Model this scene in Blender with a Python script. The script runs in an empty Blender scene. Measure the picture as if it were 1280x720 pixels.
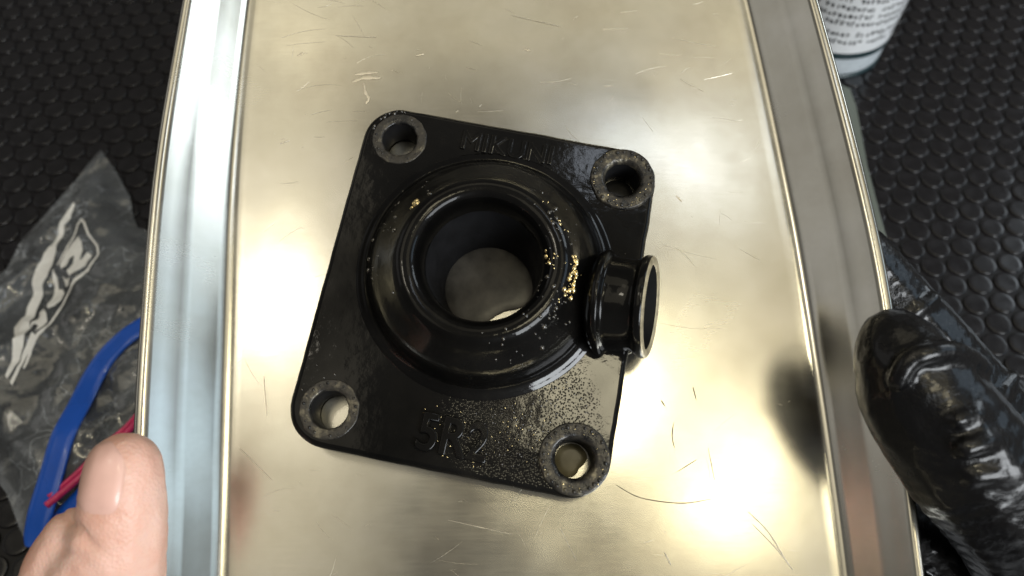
import bpy, bmesh, math, random
from mathutils import Vector, Matrix, noise
from mathutils.geometry import delaunay_2d_cdt
random.seed(7)
MM = 0.001
rad = math.radians

# ------------------------------------------------------------------ camera
FPX = 950.0                              # focal length for a 1280 px wide frame
PITCH = rad(33)                          # camera axis away from straight down
VD = Vector((0, math.sin(PITCH), -math.cos(PITCH)))
RX = Vector((1, 0, 0)); UPV = Vector((0, math.cos(PITCH), math.sin(PITCH)))
CAM = -290.0 * VD                        # millimetres; the mat is z = 0
scene = bpy.context.scene
col = scene.collection
cd = bpy.data.cameras.new('camera'); cam = bpy.data.objects.new('camera', cd); col.objects.link(cam)
cam.location = CAM * MM
cam.rotation_euler = (PITCH, 0, 0)
cd.sensor_width = 36; cd.lens = 36 * FPX / 1280
cd.clip_start = 0.005; cd.clip_end = 60
cd.dof.use_dof = True; cd.dof.focus_distance = 0.166; cd.dof.aperture_fstop = 15
scene.camera = cam

# ------------------------------------------------------------------ world and lamps
w = bpy.data.worlds.new('World'); scene.world = w; w.use_nodes = True
bg = w.node_tree.nodes['Background']; bg.inputs[0].default_value = (0.9, 0.86, 0.8, 1); bg.inputs[1].default_value = 0.11

def area(name, direction, dist, sx, sy, power, colour, target=Vector((0, -0.05, 0.1))):
    l = bpy.data.lights.new(name, 'AREA'); l.shape = 'RECTANGLE'; l.size = sx; l.size_y = sy
    l.energy = power; l.color = colour
    o = bpy.data.objects.new(name, l); col.objects.link(o)
    dv = Vector(direction).normalized()
    o.location = target + dv * dist
    yv = Vector((0, 1, 0)) if abs(dv.z) > .75 else Vector((0, 0, 1))
    xv = yv.cross(dv).normalized(); yv = dv.cross(xv)
    o.rotation_euler = Matrix((xv, yv, dv)).transposed().to_euler()
    return o
# two rows of warm ceiling panels with a gap between them, a third farther off, bench lamps, windows to the right, and two added fill lights
area('left_ceiling_panel', (-0.43, -0.06, 1), 1.9, 0.75, 1.7, 2.5, (1.0, 0.90, 0.68))
area('right_ceiling_panel', (0.42, -0.10, 1), 1.9, 0.75, 1.6, 1.85, (1.0, 0.87, 0.58))
area('far_ceiling_panel', (0.0, 0.46, 1), 1.9, 1.5, 0.7, 1.8, (1.0, 0.90, 0.66))
area('tube_light', (0.23, 0.13, 1), 1.6, 0.42, 0.10, 0.45, (0.80, 0.88, 1.0))
area('work_lamp', (0.345, -0.36, 1), 1.0, 0.13, 0.13, 0.36, (1.0, 0.88, 0.60))
area('lamp_by_the_bench', (0.12, -0.22, 1), 1.0, 0.17, 0.15, 0.75, (1.0, 0.90, 0.62))
area('second_lamp', (-0.36, -0.08, 1), 1.5, 0.13, 0.17, 0.75, (1.0, 0.92, 0.76))
area('window_light', (0.88, 0.02, 0.46), 1.7, 0.7, 0.5, 1.3, (0.60, 0.80, 1.0))
area('far_window_light', (0.80, 0.44, 0.46), 1.9, 0.5, 0.5, 3.2, (0.82, 0.92, 1.0))
area('left_fill_light', (-0.90, 0.18, 0.44), 1.8, 1.3, 0.6, 0.75, (0.95, 0.93, 0.90))  # added fill that brightens the right tray wall, no known window
area('near_fill_light', (0.70, -0.85, 0.60), 1.8, 1.0, 0.8, 27, (0.93, 0.97, 1.0))  # added soft fill for the thumb and stud edges, no known window

vs = scene.view_settings
vs.view_transform = 'Standard'; vs.look = 'None'; vs.exposure = 0.18; vs.gamma = 1.0; vs.use_curve_mapping = False

# ------------------------------------------------------------------ measuring helpers (millimetres)
TILT = rad(17.6)
T0 = CAM + 172.7 * VD
TV = Vector((0, math.cos(TILT), math.sin(TILT))); TN = Vector((0, -math.sin(TILT), math.cos(TILT)))
TRAY_M = Matrix(((1, 0, 0, T0.x*MM), (0, TV.y, TN.y, T0.y*MM), (0, TV.z, TN.z, T0.z*MM), (0, 0, 0, 1)))
def ray(px, py): return VD + RX * ((px - 640) / FPX) - UPV * ((py - 360) / FPX)
def deep(px, py, D): return CAM + ray(px, py) * D                      # point at depth D
def on_mat(px, py, z=0.0):
    r = ray(px, py); return CAM + r * ((z - CAM.z) / r.z)
def on_tray(px, py, h=0.0):                                            # -> (u, v) in the tray's own plane
    r = ray(px, py); p0 = T0 + TN * h
    p = CAM + r * ((p0 - CAM).dot(TN) / r.dot(TN)); return p.x, (p - T0).dot(TV)
def to_px(p):
    q = p - CAM; z = q.dot(VD); return 640 + FPX * q.x / z, 360 - FPX * q.dot(UPV) / z, z

# ------------------------------------------------------------------ object helpers
def mesh_obj(name, verts, faces, mat, parent=None, smooth=True, scale=MM):
    me = bpy.data.meshes.new(name)
    me.from_pydata([tuple(c * scale for c in v) for v in verts], [], faces); me.validate(); me.update()
    if smooth:
        for p in me.polygons: p.use_smooth = True
    return link(name, me, mat, parent)
def link(name, me, mat, parent=None):
    o = bpy.data.objects.new(name, me); col.objects.link(o)
    if mat is not None and not me.materials: me.materials.append(mat)
    if parent is not None: o.parent = parent
    return o
def tag(o, label=None, cat=None, kind=None, group=None):
    for k, v in (('label', label), ('category', cat), ('kind', kind), ('group', group)):
        if v: o[k] = v
    return o
def empty(name, matrix=None):
    o = bpy.data.objects.new(name, None); col.objects.link(o); o.empty_display_size = 0.01
    if matrix is not None: o.matrix_world = matrix
    return o
def sharp(o, deg=35):
    me = o.data
    bm = bmesh.new(); bm.from_mesh(me)
    bmesh.ops.recalc_face_normals(bm, faces=bm.faces)
    for e in bm.edges:
        if len(e.link_faces) == 2 and e.calc_face_angle(0) > rad(deg): e.smooth = False
    bm.to_mesh(me); bm.free()
    return o
def lathe(name, prof, mat, parent=None, n=96, M=None, closed=False, wob=0.0):
    """revolve (r, z) about local z; M maps the result into the parent's frame"""
    V = []; F = []
    for i in range(n):
        a = 2 * math.pi * i / n
        for (r, z) in prof:
            rr = r + wob * noise.noise(Vector((math.cos(a) * 3, math.sin(a) * 3, z * .2)))
            p = Vector((rr * math.cos(a), rr * math.sin(a), z))
            V.append(M @ p if M else p)
    m = len(prof)
    for i in range(n):
        j = (i + 1) % n
        for k in range(m if closed else m - 1):
            k2 = (k + 1) % m
            F.append((i * m + k, j * m + k, j * m + k2, i * m + k2))
    o = mesh_obj(name, V, F, mat, parent); return sharp(o, 40)
def smooth_prof(pts, it=2):
    """Chaikin corner cutting, end points kept"""
    for _ in range(it):
        q = [pts[0]]
        for a, b in zip(pts, pts[1:]):
            q += [(a[0]*.75 + b[0]*.25, a[1]*.75 + b[1]*.25), (a[0]*.25 + b[0]*.75, a[1]*.25 + b[1]*.75)]
        pts = q + [pts[-1]]
    return pts
def catmull(pts, n=8):
    pts = [Vector(p) for p in pts]; out = []
    for i in range(len(pts) - 1):
        p0 = pts[max(i-1, 0)]; p1 = pts[i]; p2 = pts[i+1]; p3 = pts[min(i+2, len(pts)-1)]
        for k in range(n):
            t = k / n
            out.append(.5 * ((2*p1) + (p2-p0)*t + (2*p0-5*p1+4*p2-p3)*t*t + (3*p1-p0-3*p2+p3)*t**3))
    return out + [pts[-1]]
def curve_mesh(name, splines, half, bevel, mat, parent=None, M=None, res=3):
    cu = bpy.data.curves.new(name, 'CURVE'); cu.dimensions = '2D'; cu.fill_mode = 'BOTH'
    cu.extrude = (half - bevel) * MM; cu.bevel_depth = bevel * MM; cu.bevel_resolution = res; cu.offset = -bevel * MM
    for pts in splines:
        s = cu.splines.new('POLY'); s.points.add(len(pts) - 1); s.use_cyclic_u = True
        for q, p in zip(s.points, pts): q.co = (p[0] * MM, p[1] * MM, 0, 1)
    return curve_to(name, cu, mat, parent, M)
def curve_to(name, cu, mat, parent, M):
    t = bpy.data.objects.new('tmp', cu); col.objects.link(t)
    dg = bpy.context.evaluated_depsgraph_get()
    me = bpy.data.meshes.new_from_object(t.evaluated_get(dg)); me.name = name
    bpy.data.objects.remove(t); bpy.data.curves.remove(cu)
    if M is not None: me.transform(M)
    me.materials.clear()
    for p in me.polygons: p.use_smooth = True
    o = link(name, me, mat, parent); return sharp(o, 38)
def text_mesh(name, body, size, half, bevel, mat, parent, M, width=None, bold=0.0, spacing=1.0):
    cu = bpy.data.curves.new(name, 'FONT'); cu.body = body; cu.size = size * MM
    cu.extrude = half * MM; cu.bevel_depth = bevel * MM; cu.bevel_resolution = 2; cu.offset = bold * MM
    cu.align_x = 'CENTER'; cu.align_y = 'CENTER'; cu.space_character = spacing
    return curve_to(name, cu, mat, parent, M)
def tube_data(path, radii, n=12, caps=True):
    """sweep a circle along a path of Vectors"""
    V = []; F = []
    if not isinstance(radii, (list, tuple)): radii = [radii] * len(path)
    t0 = (path[1] - path[0]).normalized()
    up = t0.orthogonal().normalized()
    for i, p in enumerate(path):
        t = (path[min(i+1, len(path)-1)] - path[max(i-1, 0)]).normalized()
        up = (up - t * up.dot(t)).normalized(); sd = t.cross(up)
        for k in range(n):
            a = 2 * math.pi * k / n
            V.append(p + (up * math.cos(a) + sd * math.sin(a)) * radii[i])
    for i in range(len(path) - 1):
        for k in range(n):
            F.append((i*n+k, i*n+(k+1) % n, (i+1)*n+(k+1) % n, (i+1)*n+k))
    if caps:
        F.append(tuple(range(n))[::-1]); F.append(tuple(range((len(path)-1)*n, len(path)*n)))
    return V, F
def ribbon(path, widths, height, normal=Vector((0, 0, 1)), flat_top=True):
    """rounded flat strap along a path"""
    V = []; F = []; prof = [(-1, 0), (-.96, .6), (-.8, .95), (-.4, 1.0), (0, .86), (.4, 1.0), (.8, .95), (.96, .6), (1, 0)]
    m = len(prof)
    for i, p in enumerate(path):
        t = (path[min(i+1, len(path)-1)] - path[max(i-1, 0)]).normalized()
        s = t.cross(normal).normalized()
        for (a, b) in prof: V.append(p + s * (a * widths[i]) + normal * (b * height))
    for i in range(len(path) - 1):
        for k in range(m):
            k2 = (k + 1) % m
            F.append((i*m+k, i*m+k2, (i+1)*m+k2, (i+1)*m+k))
    F.append(tuple(range(m))); F.append(tuple(range((len(path)-1)*m, len(path)*m))[::-1])
    return V, F
def remesh_body(name, balls, voxel, mat, parent=None, smooth_it=6, disp=None):
    """balls: (centre, radius) in mm, dense enough to overlap -> one continuous skin"""
    bm = bmesh.new()
    for c, r in balls:
        s = bmesh.ops.create_icosphere(bm, subdivisions=2, radius=r * MM)
        bmesh.ops.translate(bm, verts=s['verts'], vec=Vector(c) * MM)
    me = bpy.data.meshes.new('tmp'); bm.to_mesh(me); bm.free()
    t = bpy.data.objects.new('tmp', me); col.objects.link(t)
    md = t.modifiers.new('r', 'REMESH'); md.mode = 'VOXEL'; md.voxel_size = voxel * MM
    ms = t.modifiers.new('s', 'SMOOTH'); ms.factor = .5; ms.iterations = smooth_it
    dg = bpy.context.evaluated_depsgraph_get()
    out = bpy.data.meshes.new_from_object(t.evaluated_get(dg)); out.name = name
    bpy.data.objects.remove(t); bpy.data.meshes.remove(me)
    if disp:
        out.update(); N = [v.normal.copy() for v in out.vertices]
        for v, nn in zip(out.vertices, N): v.co += nn * (disp(v.co / MM, nn) * MM)
    for p in out.polygons: p.use_smooth = True
    return link(name, out, mat, parent)
def chain(pts, step=.22):
    """pts: (Vector, radius) -> dense interpolated balls along a smooth path"""
    c = catmull([(p.x, p.y, p.z) for p, r in pts], 14); R = []
    n = len(pts)
    for i in range(len(c)):
        t = i / (len(c) - 1) * (n - 1); k = min(int(t), n - 2); q = t - k; q = q * q * (3 - 2 * q)
        R.append(pts[k][1] * (1 - q) + pts[k+1][1] * q)
    out = []; last = None
    for p, r in zip(c, R):
        if last is None or (p - last).length > r * step: out.append((p, r)); last = p
    return out

# ------------------------------------------------------------------ materials
def new_mat(name):
    m = bpy.data.materials.new(name); m.use_nodes = True
    nt = m.node_tree; b = nt.nodes['Principled BSDF']; return m, nt, b
def N(nt, typ, **kw):
    n = nt.nodes.new(typ)
    for k, v in kw.items():
        if k in n.inputs: n.inputs[k].default_value = v
        else: setattr(n, k, v)
    return n
def coords(nt, scale=(1, 1, 1), rot=(0, 0, 0), kind='Object'):
    tc = N(nt, 'ShaderNodeTexCoord'); mp = N(nt, 'ShaderNodeMapping')
    mp.inputs['Scale'].default_value = scale; mp.inputs['Rotation'].default_value = rot
    nt.links.new(tc.outputs[kind], mp.inputs['Vector']); return mp.outputs['Vector']
def noise_tex(nt, vec, scale, detail=3, rough=.55):
    n = N(nt, 'ShaderNodeTexNoise'); n.inputs['Scale'].default_value = scale
    n.inputs['Detail'].default_value = detail; n.inputs['Roughness'].default_value = rough
    nt.links.new(vec, n.inputs['Vector']); return n.outputs['Fac']
def ramp(nt, fac, stops):
    r = N(nt, 'ShaderNodeValToRGB'); cr = r.color_ramp
    while len(cr.elements) < len(stops): cr.elements.new(.5)
    for e, (p, c) in zip(cr.elements, stops):
        e.position = p; e.color = c if len(c) == 4 else (*c, 1)
    nt.links.new(fac, r.inputs['Fac']); return r.outputs['Color']
def grey(v): return (v, v, v, 1)
def bump(nt, fac, strength, dist, prev=None):
    b = N(nt, 'ShaderNodeBump'); b.inputs['Strength'].default_value = strength; b.inputs['Distance'].default_value = dist
    nt.links.new(fac, b.inputs['Height'])
    if prev: nt.links.new(prev, b.inputs['Normal'])
    return b.outputs['Normal']
def simple(name, colour, rough=.5, metal=0.0, coat=0.0, spec=.5, var=.15, vscale=400, bmp=0.0, bscale=900, bdist=.0002):
    m, nt, b = new_mat(name); v = coords(nt)
    f = noise_tex(nt, v, vscale)
    lo = tuple(c * (1 - var) for c in colour); hi = tuple(min(1, c * (1 + var)) for c in colour)
    nt.links.new(ramp(nt, f, [(.3, lo), (.7, hi)]), b.inputs['Base Color'])
    nt.links.new(ramp(nt, noise_tex(nt, v, vscale * .6), [(.3, grey(rough * .8)), (.7, grey(min(1, rough * 1.2)))]), b.inputs['Roughness'])
    b.inputs['Metallic'].default_value = metal; b.inputs['Coat Weight'].default_value = coat
    b.inputs['Coat Roughness'].default_value = .06
    b.inputs['Specular IOR Level'].default_value = spec
    if bmp: nt.links.new(bump(nt, noise_tex(nt, v, bscale, 4), bmp, bdist), b.inputs['Normal'])
    return m

def steel_mat():
    m, nt, b = new_mat('brushed_stainless_steel')
    v = coords(nt)
    big = noise_tex(nt, v, 26, 5, .62)
    nt.links.new(ramp(nt, big, [(.32, (.56, .53, .45)), (.5, (.65, .63, .55)), (.70, (.73, .71, .65))]), b.inputs['Base Color'])
    b.inputs['Metallic'].default_value = 1
    st = noise_tex(nt, coords(nt, (14, 200, 60), (0, 0, .05)), 9, 4, .7)
    sm = noise_tex(nt, coords(nt), 34, 3, .5)
    ad = N(nt, 'ShaderNodeMath', operation='MULTIPLY_ADD'); nt.links.new(st, ad.inputs[0]); ad.inputs[1].default_value = .22; nt.links.new(sm, ad.inputs[2])
    nt.links.new(ramp(nt, ad.outputs[0], [(.40, grey(.17)), (.60, grey(.225)), (.85, grey(.29))]), b.inputs['Roughness'])
    n2 = bump(nt, noise_tex(nt, coords(nt), 150, 3, .5), .022, .0003)
    n3 = bump(nt, noise_tex(nt, coords(nt), 16, 2), .40, .0012, n2)
    nt.links.new(n3, b.inputs['Normal'])
    b.inputs['Anisotropic'].default_value = .3
    return m
STEEL = steel_mat()

def oily_black(name, base=.010, patch=False):
    m, nt, b = new_mat(name); v = coords(nt)
    dirt = noise_tex(nt, v, 90, 6, .65)
    nt.links.new(ramp(nt, dirt, [(.35, grey(base * .6)), (.6, (base * 1.3, base * 1.2, base * 1.1, 1)), (.78, (base * 3.2, base * 2.9, base * 2.3, 1))]), b.inputs['Base Color'])
    wet = noise_tex(nt, v, 55, 4, .6)
    nt.links.new(ramp(nt, wet, [(.32, grey(.30)), (.55, grey(.42)), (.75, grey(.55))]), b.inputs['Roughness'])
    b.inputs['Specular IOR Level'].default_value = .05
    nt.links.new(ramp(nt, noise_tex(nt, v, 30, 3), [(.36, grey(.15)), (.66, grey(.95))]), b.inputs['Coat Weight'])
    nt.links.new(ramp(nt, noise_tex(nt, v, 80, 3), [(.35, grey(.035)), (.7, grey(.11))]), b.inputs['Coat Roughness'])
    n0 = bump(nt, noise_tex(nt, v, 110, 3, .55), .12, .0010)
    n1 = bump(nt, noise_tex(nt, v, 500, 4, .6), .09, .0003, n0)
    vo = N(nt, 'ShaderNodeTexVoronoi'); vo.inputs['Scale'].default_value = 2300; nt.links.new(v, vo.inputs['Vector'])
    drop = ramp(nt, vo.outputs['Distance'], [(.0, grey(1)), (.45, grey(0))])
    mk = ramp(nt, noise_tex(nt, v, 75, 4), [(.62, grey(0)), (.85, grey(.5))])
    if patch:                                        # gritty residue round the lower right bolt hole
        tc = N(nt, 'ShaderNodeTexCoord'); vd = N(nt, 'ShaderNodeVectorMath', operation='DISTANCE'); vd.inputs[1].default_value = (.013, -.029, .0085)
        nt.links.new(tc.outputs['Object'], vd.inputs[0])
        mr = N(nt, 'ShaderNodeMapRange'); mr.inputs['From Min'].default_value = .004; mr.inputs['From Max'].default_value = .019
        mr.inputs['To Min'].default_value = 1; mr.inputs['To Max'].default_value = 0; nt.links.new(vd.outputs['Value'], mr.inputs['Value'])
        mxx = N(nt, 'ShaderNodeMath', operation='MAXIMUM'); nt.links.new(mk, mxx.inputs[0]); nt.links.new(mr.outputs[0], mxx.inputs[1]); mk = mxx.outputs[0]
    mu = N(nt, 'ShaderNodeMath', operation='MULTIPLY'); nt.links.new(drop, mu.inputs[0]); nt.links.new(mk, mu.inputs[1])
    n2 = bump(nt, mu.outputs[0], .16, .0004, n1)
    nt.links.new(n2, b.inputs['Normal']); nt.links.new(n2, b.inputs['Coat Normal'])
    return m
RUBBER = oily_black('oily_black_rubber', .0035, True)
RUBBER_WET = oily_black('wet_black_rubber', .003)

def bushing_mat(name='grimy_bushing_metal', sc=420, sh=0.0):
    m, nt, b = new_mat(name); v = coords(nt)
    f0 = noise_tex(nt, v, sc, 5, .65); ma = N(nt, 'ShaderNodeMath', operation='ADD'); nt.links.new(f0, ma.inputs[0]); ma.inputs[1].default_value = sh; f = ma.outputs[0]
    nt.links.new(ramp(nt, f, [(.40, grey(.010)), (.56, (.05, .045, .038, 1)), (.74, (.34, .31, .23, 1))]), b.inputs['Base Color'])
    nt.links.new(ramp(nt, f, [(.45, grey(0.1)), (.7, grey(.9))]), b.inputs['Metallic'])
    nt.links.new(ramp(nt, f, [(.3, grey(.18)), (.7, grey(.42))]), b.inputs['Roughness'])
    nt.links.new(bump(nt, noise_tex(nt, v, 900, 4), .5, .0004), b.inputs['Normal']); return m
BUSH = bushing_mat()
BUSH_WORN = bushing_mat('worn_bushing_metal', 210, .02)
BORE = simple('matte_bore_rubber', (.008, .008, .009), .62, spec=.25, var=.3, vscale=200)
MAT_RUBBER = simple('black_mat_rubber', (.009, .0085, .010), .4, spec=.3, var=.25, vscale=120, bmp=.25, bscale=2500, bdist=.0001)
STUD_RUBBER = simple('black_stud_rubber', (.009, .0085, .010), .19, spec=.65, var=.3, vscale=160, bmp=.12, bscale=2200, bdist=.0001)

# ------------------------------------------------------------------ the rubber mat
def build_mat():
    X0, X1, Y0, Y1 = -420, 420, -330, 460
    g = 12; V = []; F = []
    mat = mesh_obj('rubber_mat', [(X0, Y0, 0), (X1, Y0, 0), (X1, Y1, 0), (X0, Y1, 0), (X0, Y0, -3), (X1, Y0, -3), (X1, Y1, -3), (X0, Y1, -3)],
                   [(0, 1, 2, 3), (7, 6, 5, 4), (0, 4, 5, 1), (1, 5, 6, 2), (2, 6, 7, 3), (3, 7, 4, 0)], MAT_RUBBER, None, False)
    tag(mat, 'black studded rubber mat under the tray', kind='structure')
    pitch = 10.1; R = 4.62; rot = rad(3)
    prof = [(R, 0), (R - .05, .5), (R - .14, .72), (R - .30, .85), (R - .50, .88), (R - 1.6, .86)]
    n = 22
    V = [(r * math.cos(2*math.pi*i/n), r * math.sin(2*math.pi*i/n), z) for (r, z) in prof for i in range(n)]
    F = [(k*n+i, k*n+(i+1) % n, (k+1)*n+(i+1) % n, (k+1)*n+i) for k in range(len(prof)-1) for i in range(n)]
    F.append(tuple((len(prof)-1)*n + i for i in range(n)))
    me = bpy.data.meshes.new('stud'); me.from_pydata([tuple(c*MM for c in v) for v in V], [], F); me.update()
    for p in me.polygons: p.use_smooth = True
    me.materials.append(STUD_RUBBER)
    spots = []
    for j in range(-52, 58):
        for i in range(-52, 52):
            x = (i + .5 * (j % 2)) * pitch + 2.0; y = j * pitch * .866 + 1.0
            p = Vector((x*math.cos(rot) - y*math.sin(rot), x*math.sin(rot) + y*math.cos(rot), 0))
            if not (X0 + 6 < p.x < X1 - 6 and Y0 + 6 < p.y < Y1 - 6): continue
            px, py, z = to_px(p)
            lx = 232 - .17*py if py < 210 else 193 - .075*(py-210)
            rx = 1022 + .25*py if py < 360 else 1112 + .11*(py-360)
            infr = -14 < px < 1294 and -12 < py < 732
            seen = infr and (px < lx + 8 or px > rx - 8)
            hidden = px < 180 and 330 < py < 640                      # below the bag and the thumb
            spots.append((0 if seen and not hidden else 1, z, p))
    spots.sort(key=lambda s: (s[0], s[1]))
    rest = []
    for k, (a, z, p) in enumerate(spots):
        if a == 0 and k < 300:
            o = bpy.data.objects.new('stud', me); col.objects.link(o); o.parent = mat
            o.location = p * MM; o.rotation_euler = (random.uniform(-.012, .012), random.uniform(-.012, .012), random.uniform(0, 6.28))
        else: rest.append(p)
    print('studs', sum(1 for s in spots if s[0] == 0), len(spots))
    VV = []; FF = []
    for p in rest:
        b = len(VV); VV += [(v[0]+p.x, v[1]+p.y, v[2]) for v in V]; FF += [tuple(b+i for i in f) for f in F]
    o = mesh_obj('stud_field', VV, FF, STUD_RUBBER, mat); tag(o, 'remaining round studs of the rubber mat', kind='stuff')
build_mat()

# ------------------------------------------------------------------ the stainless tray
TRAY_H = 12.0
def build_tray():
    root = empty('steel_tray', TRAY_M)
    tag(root, 'brushed stainless steel tray held above the mat, carrying the black flanged joint', 'tray')
    # floor edge and rim edge (u against v) as measured along both sides; they bow slightly outwards
    def interp(tab, v):
        c = catmull([(a, b, 0) for a, b in tab], 12)
        for p, q in zip(c, c[1:]):
            if p.x <= v <= q.x: return p.y + (q.y - p.y) * (v - p.x) / max(1e-6, q.x - p.x)
        return c[0].y if v < c[0].x else c[-1].y
    LF = [(-120, -55.0), (-60, -59.8), (-9, -63.6), (30, -66.0), (73, -66.4), (130, -65.0)]
    RF = [(-120, 68.2), (-58, 68.6), (0, 66.2), (30, 63.9), (73, 59.4), (130, 52.0)]
    LR = [(-130, -70.0)] + sorted(((v, u) for u, v in (on_tray(x, y, 11.8) for x, y in ((226, 10), (192, 210), (174, 410), (165.5, 560), (163, 700))))) + [(142, -74.5)]
    RR = [(-130, 78.0)] + sorted(((v, u) for u, v in (on_tray(x, y, 11.8) for x, y in ((1026, 10), (1080, 210), (1113, 360), (1133, 520), (1154, 700))))) + [(142, 61.5)]
    # rings: 0 floor edge .. 1 rim; each ring is a closed rounded loop
    def loop(t, h, inset=0.0, n=180):
        v0 = -112 - 12*t; v1 = 122 + 12*t; rc = 18 + 4*t
        pts = []
        nside = 40
        def side(v, L): 
            a = interp(LF if L else RF, v * 1.0); b = interp(LR if L else RR, v)
            x = a + (b - a) * t
            return x + (inset if L else -inset)
        right = [(side(v0+rc + (v1-v0-2*rc)*i/nside, False), v0+rc + (v1-v0-2*rc)*i/nside) for i in range(nside+1)]
        left = [(side(v0+rc + (v1-v0-2*rc)*i/nside, True), v0+rc + (v1-v0-2*rc)*i/nside) for i in range(nside+1)][::-1]
        def corner(cx, cy, a0):
            return [(cx + (rc)*math.cos(a0 + math.pi/2*i/9), cy + (rc-inset)*math.sin(a0 + math.pi/2*i/9)) for i in range(1, 9)]
        pts += right
        pts += corner(right[-1][0]-rc, right[-1][1], 0)
        pts += corner(left[0][0]+rc, left[0][1], math.pi/2)
        pts += left
        pts += corner(left[-1][0]+rc, left[-1][1], math.pi)
        pts += corner(right[0][0]-rc, right[0][1], 1.5*math.pi)
        return [(x, y, h) for x, y in pts]
    # cross-section from the floor outwards: small sunk groove, fillet, wall with a soft shoulder, rolled rim
    S = [(0, 0.12, 6.0), (0, 0.08, 3.4), (0, .10, 1.6), (.02, .30, .4), (.06, .85, 0), (.14, 2.0, 0), (.28, 4.0, 0), (.42, 6.0, 0), (.48, 6.8, .1), (.55, 7.5, .15), (.70, 9.6, .05),
         (.80, 11.0, 0), (.84, 11.5, 0), (.88, 11.75, 0), (.96, 11.85, 0), (1.0, 11.6, 0), (1.015, 10.9, 0), (1.01, 9.9, 0), (.99, 9.4, 0)]
    rings = [loop(t, h, ins) for (t, h, ins) in S]
    n = len(rings[0]); V = []; F = []
    # floor as a fan of shrinking rings so that it can be very slightly uneven
    cen = (0, 4)
    inner = []
    for s in (.25, .5, .72, .88):
        inner.append([(cen[0] + (x-cen[0])*s, cen[1] + (y-cen[1])*s, .12 + .25*noise.noise(Vector((x*s*.02, y*s*.02, 0)))) for x, y, z in rings[0]])
    allr = inner + rings
    for r in allr: V += r
    for k in range(len(allr)-1):
        for i in range(n): F.append((k*n+i, k*n+(i+1) % n, (k+1)*n+(i+1) % n, (k+1)*n+i))
    V.append((cen[0], cen[1], .12)); c = len(V)-1
    for i in range(n): F.append((c, i, (i+1) % n))
    o = mesh_obj('tray_body', V, F, STEEL, root)
    bm = bmesh.new(); bm.from_mesh(o.data); bmesh.ops.recalc_face_normals(bm, faces=bm.faces); bm.to_mesh(o.data); bm.free()
    md = o.modifiers.new('thickness', 'SOLIDIFY'); md.thickness = .7*MM
    cz = o.data.polygons[len(o.data.polygons)-1].normal.z
    md.offset = -1 if cz > 0 else 1
    # wear marks with their own shape
    LIGHT = simple('bare_scratch_metal', (.84, .78, .66), .40, 1.0, var=.05)
    DARK = simple('grimy_scratch', (.10, .08, .05), .5, 0.3, var=.2)
    def scratch(pts, wd, mat):
        P = catmull([(*on_tray(*p), .42) for p in pts], 6)
        V = []; F = []
        for i, p in enumerate(P):
            t = (P[min(i+1, len(P)-1)] - P[max(i-1, 0)]).normalized(); s = Vector((-t.y, t.x, 0))
            ww = wd * (.35 + .65*math.sin(math.pi*(i+.4)/(len(P)-.2))) * (.7 + .6*random.random())
            zb = .16 + .25*noise.noise(Vector((p.x*.02, p.y*.02, 0)))
            V += [(p.x + s.x*ww, p.y + s.y*ww, zb+.02), (p.x - s.x*ww, p.y - s.y*ww, zb+.02), (p.x, p.y, zb+.10)]
        for i in range(len(P)-1):
            a = 3*i; F += [(a, a+2, a+5, a+3), (a+2, a+1, a+4, a+5)]
        mesh_obj('scratch', V, F, mat, root)
    for pts, wd in [([(444, 94), (456, 92), (472, 91)], .35), ([(441, 103), (455, 98), (476, 98)], .45), ([(455, 104), (457, 116), (461, 124), (457, 130)], .28),
                    ([(372, 70), (380, 66)], .25), ([(520, 70), (530, 68)], .2), ([(935, 640), (960, 665), (985, 706)], .14), ([(940, 655), (972, 688), (990, 712)], .12),
                    ([(830, 690), (838, 706)], .15), ([(885, 560), (893, 600)], .08), ([(655, 62), (663, 64)], .2), ([(330, 470), (334, 520)], .1),
                    ([(845, 245), (852, 252)], .2), ([(350, 180), (362, 176)], .12), ([(420, 45), (470, 47)], .1), ([(640, 20), (700, 34)], .07),
                    ([(880, 100), (915, 92)], .08), ([(300, 560), (340, 600)], .07), ([(560, 650), (640, 668)], .08), ([(700, 660), (720, 700)], .07)]:
        scratch(pts, wd, LIGHT)
    for pts, wd in [([(770, 606), (800, 622), (850, 629), (888, 624)], .12), ([(842, 528), (840, 545), (843, 560)], .11), ([(866, 484), (870, 500)], .1),
                    ([(846, 590), (870, 575)], .1), ([(826, 500), (831, 508)], .12)]:
        scratch(pts, wd, DARK)
    # hairline scuffs from use, too many to count
    V = []; F = []
    for _ in range(230):
        u, v = random.uniform(-62, 62), random.uniform(-70, 80); a = random.gauss(0, .5) if random.random() < .6 else random.uniform(0, 3.14)
        ln = random.expovariate(1/4.0) + .5; wd = random.uniform(.012, .035); cv = random.uniform(-.05, .05)
        b0 = len(V); m = 4
        for i in range(m+1):
            t = i/m - .5; x = u + math.cos(a + cv*t*6)*ln*t; y = v + math.sin(a + cv*t*6)*ln*t
            z = .16 + .25*noise.noise(Vector((x*.02, y*.02, 0))) + .03
            wq = wd*(1 - 1.6*abs(t)); V += [(x - math.sin(a)*wq, y + math.cos(a)*wq, z), (x + math.sin(a)*wq, y - math.cos(a)*wq, z), (x, y, z + .05)]
            if i: F += [(b0+3*i-3, b0+3*i-1, b0+3*i+2, b0+3*i), (b0+3*i-1, b0+3*i-2, b0+3*i+1, b0+3*i+2)]
    o = mesh_obj('hairline_scuffs', V, F, LIGHT, root); tag(o, 'fine hairline scuffs across the tray floor', kind='stuff')
    return root
tray = build_tray()

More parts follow.
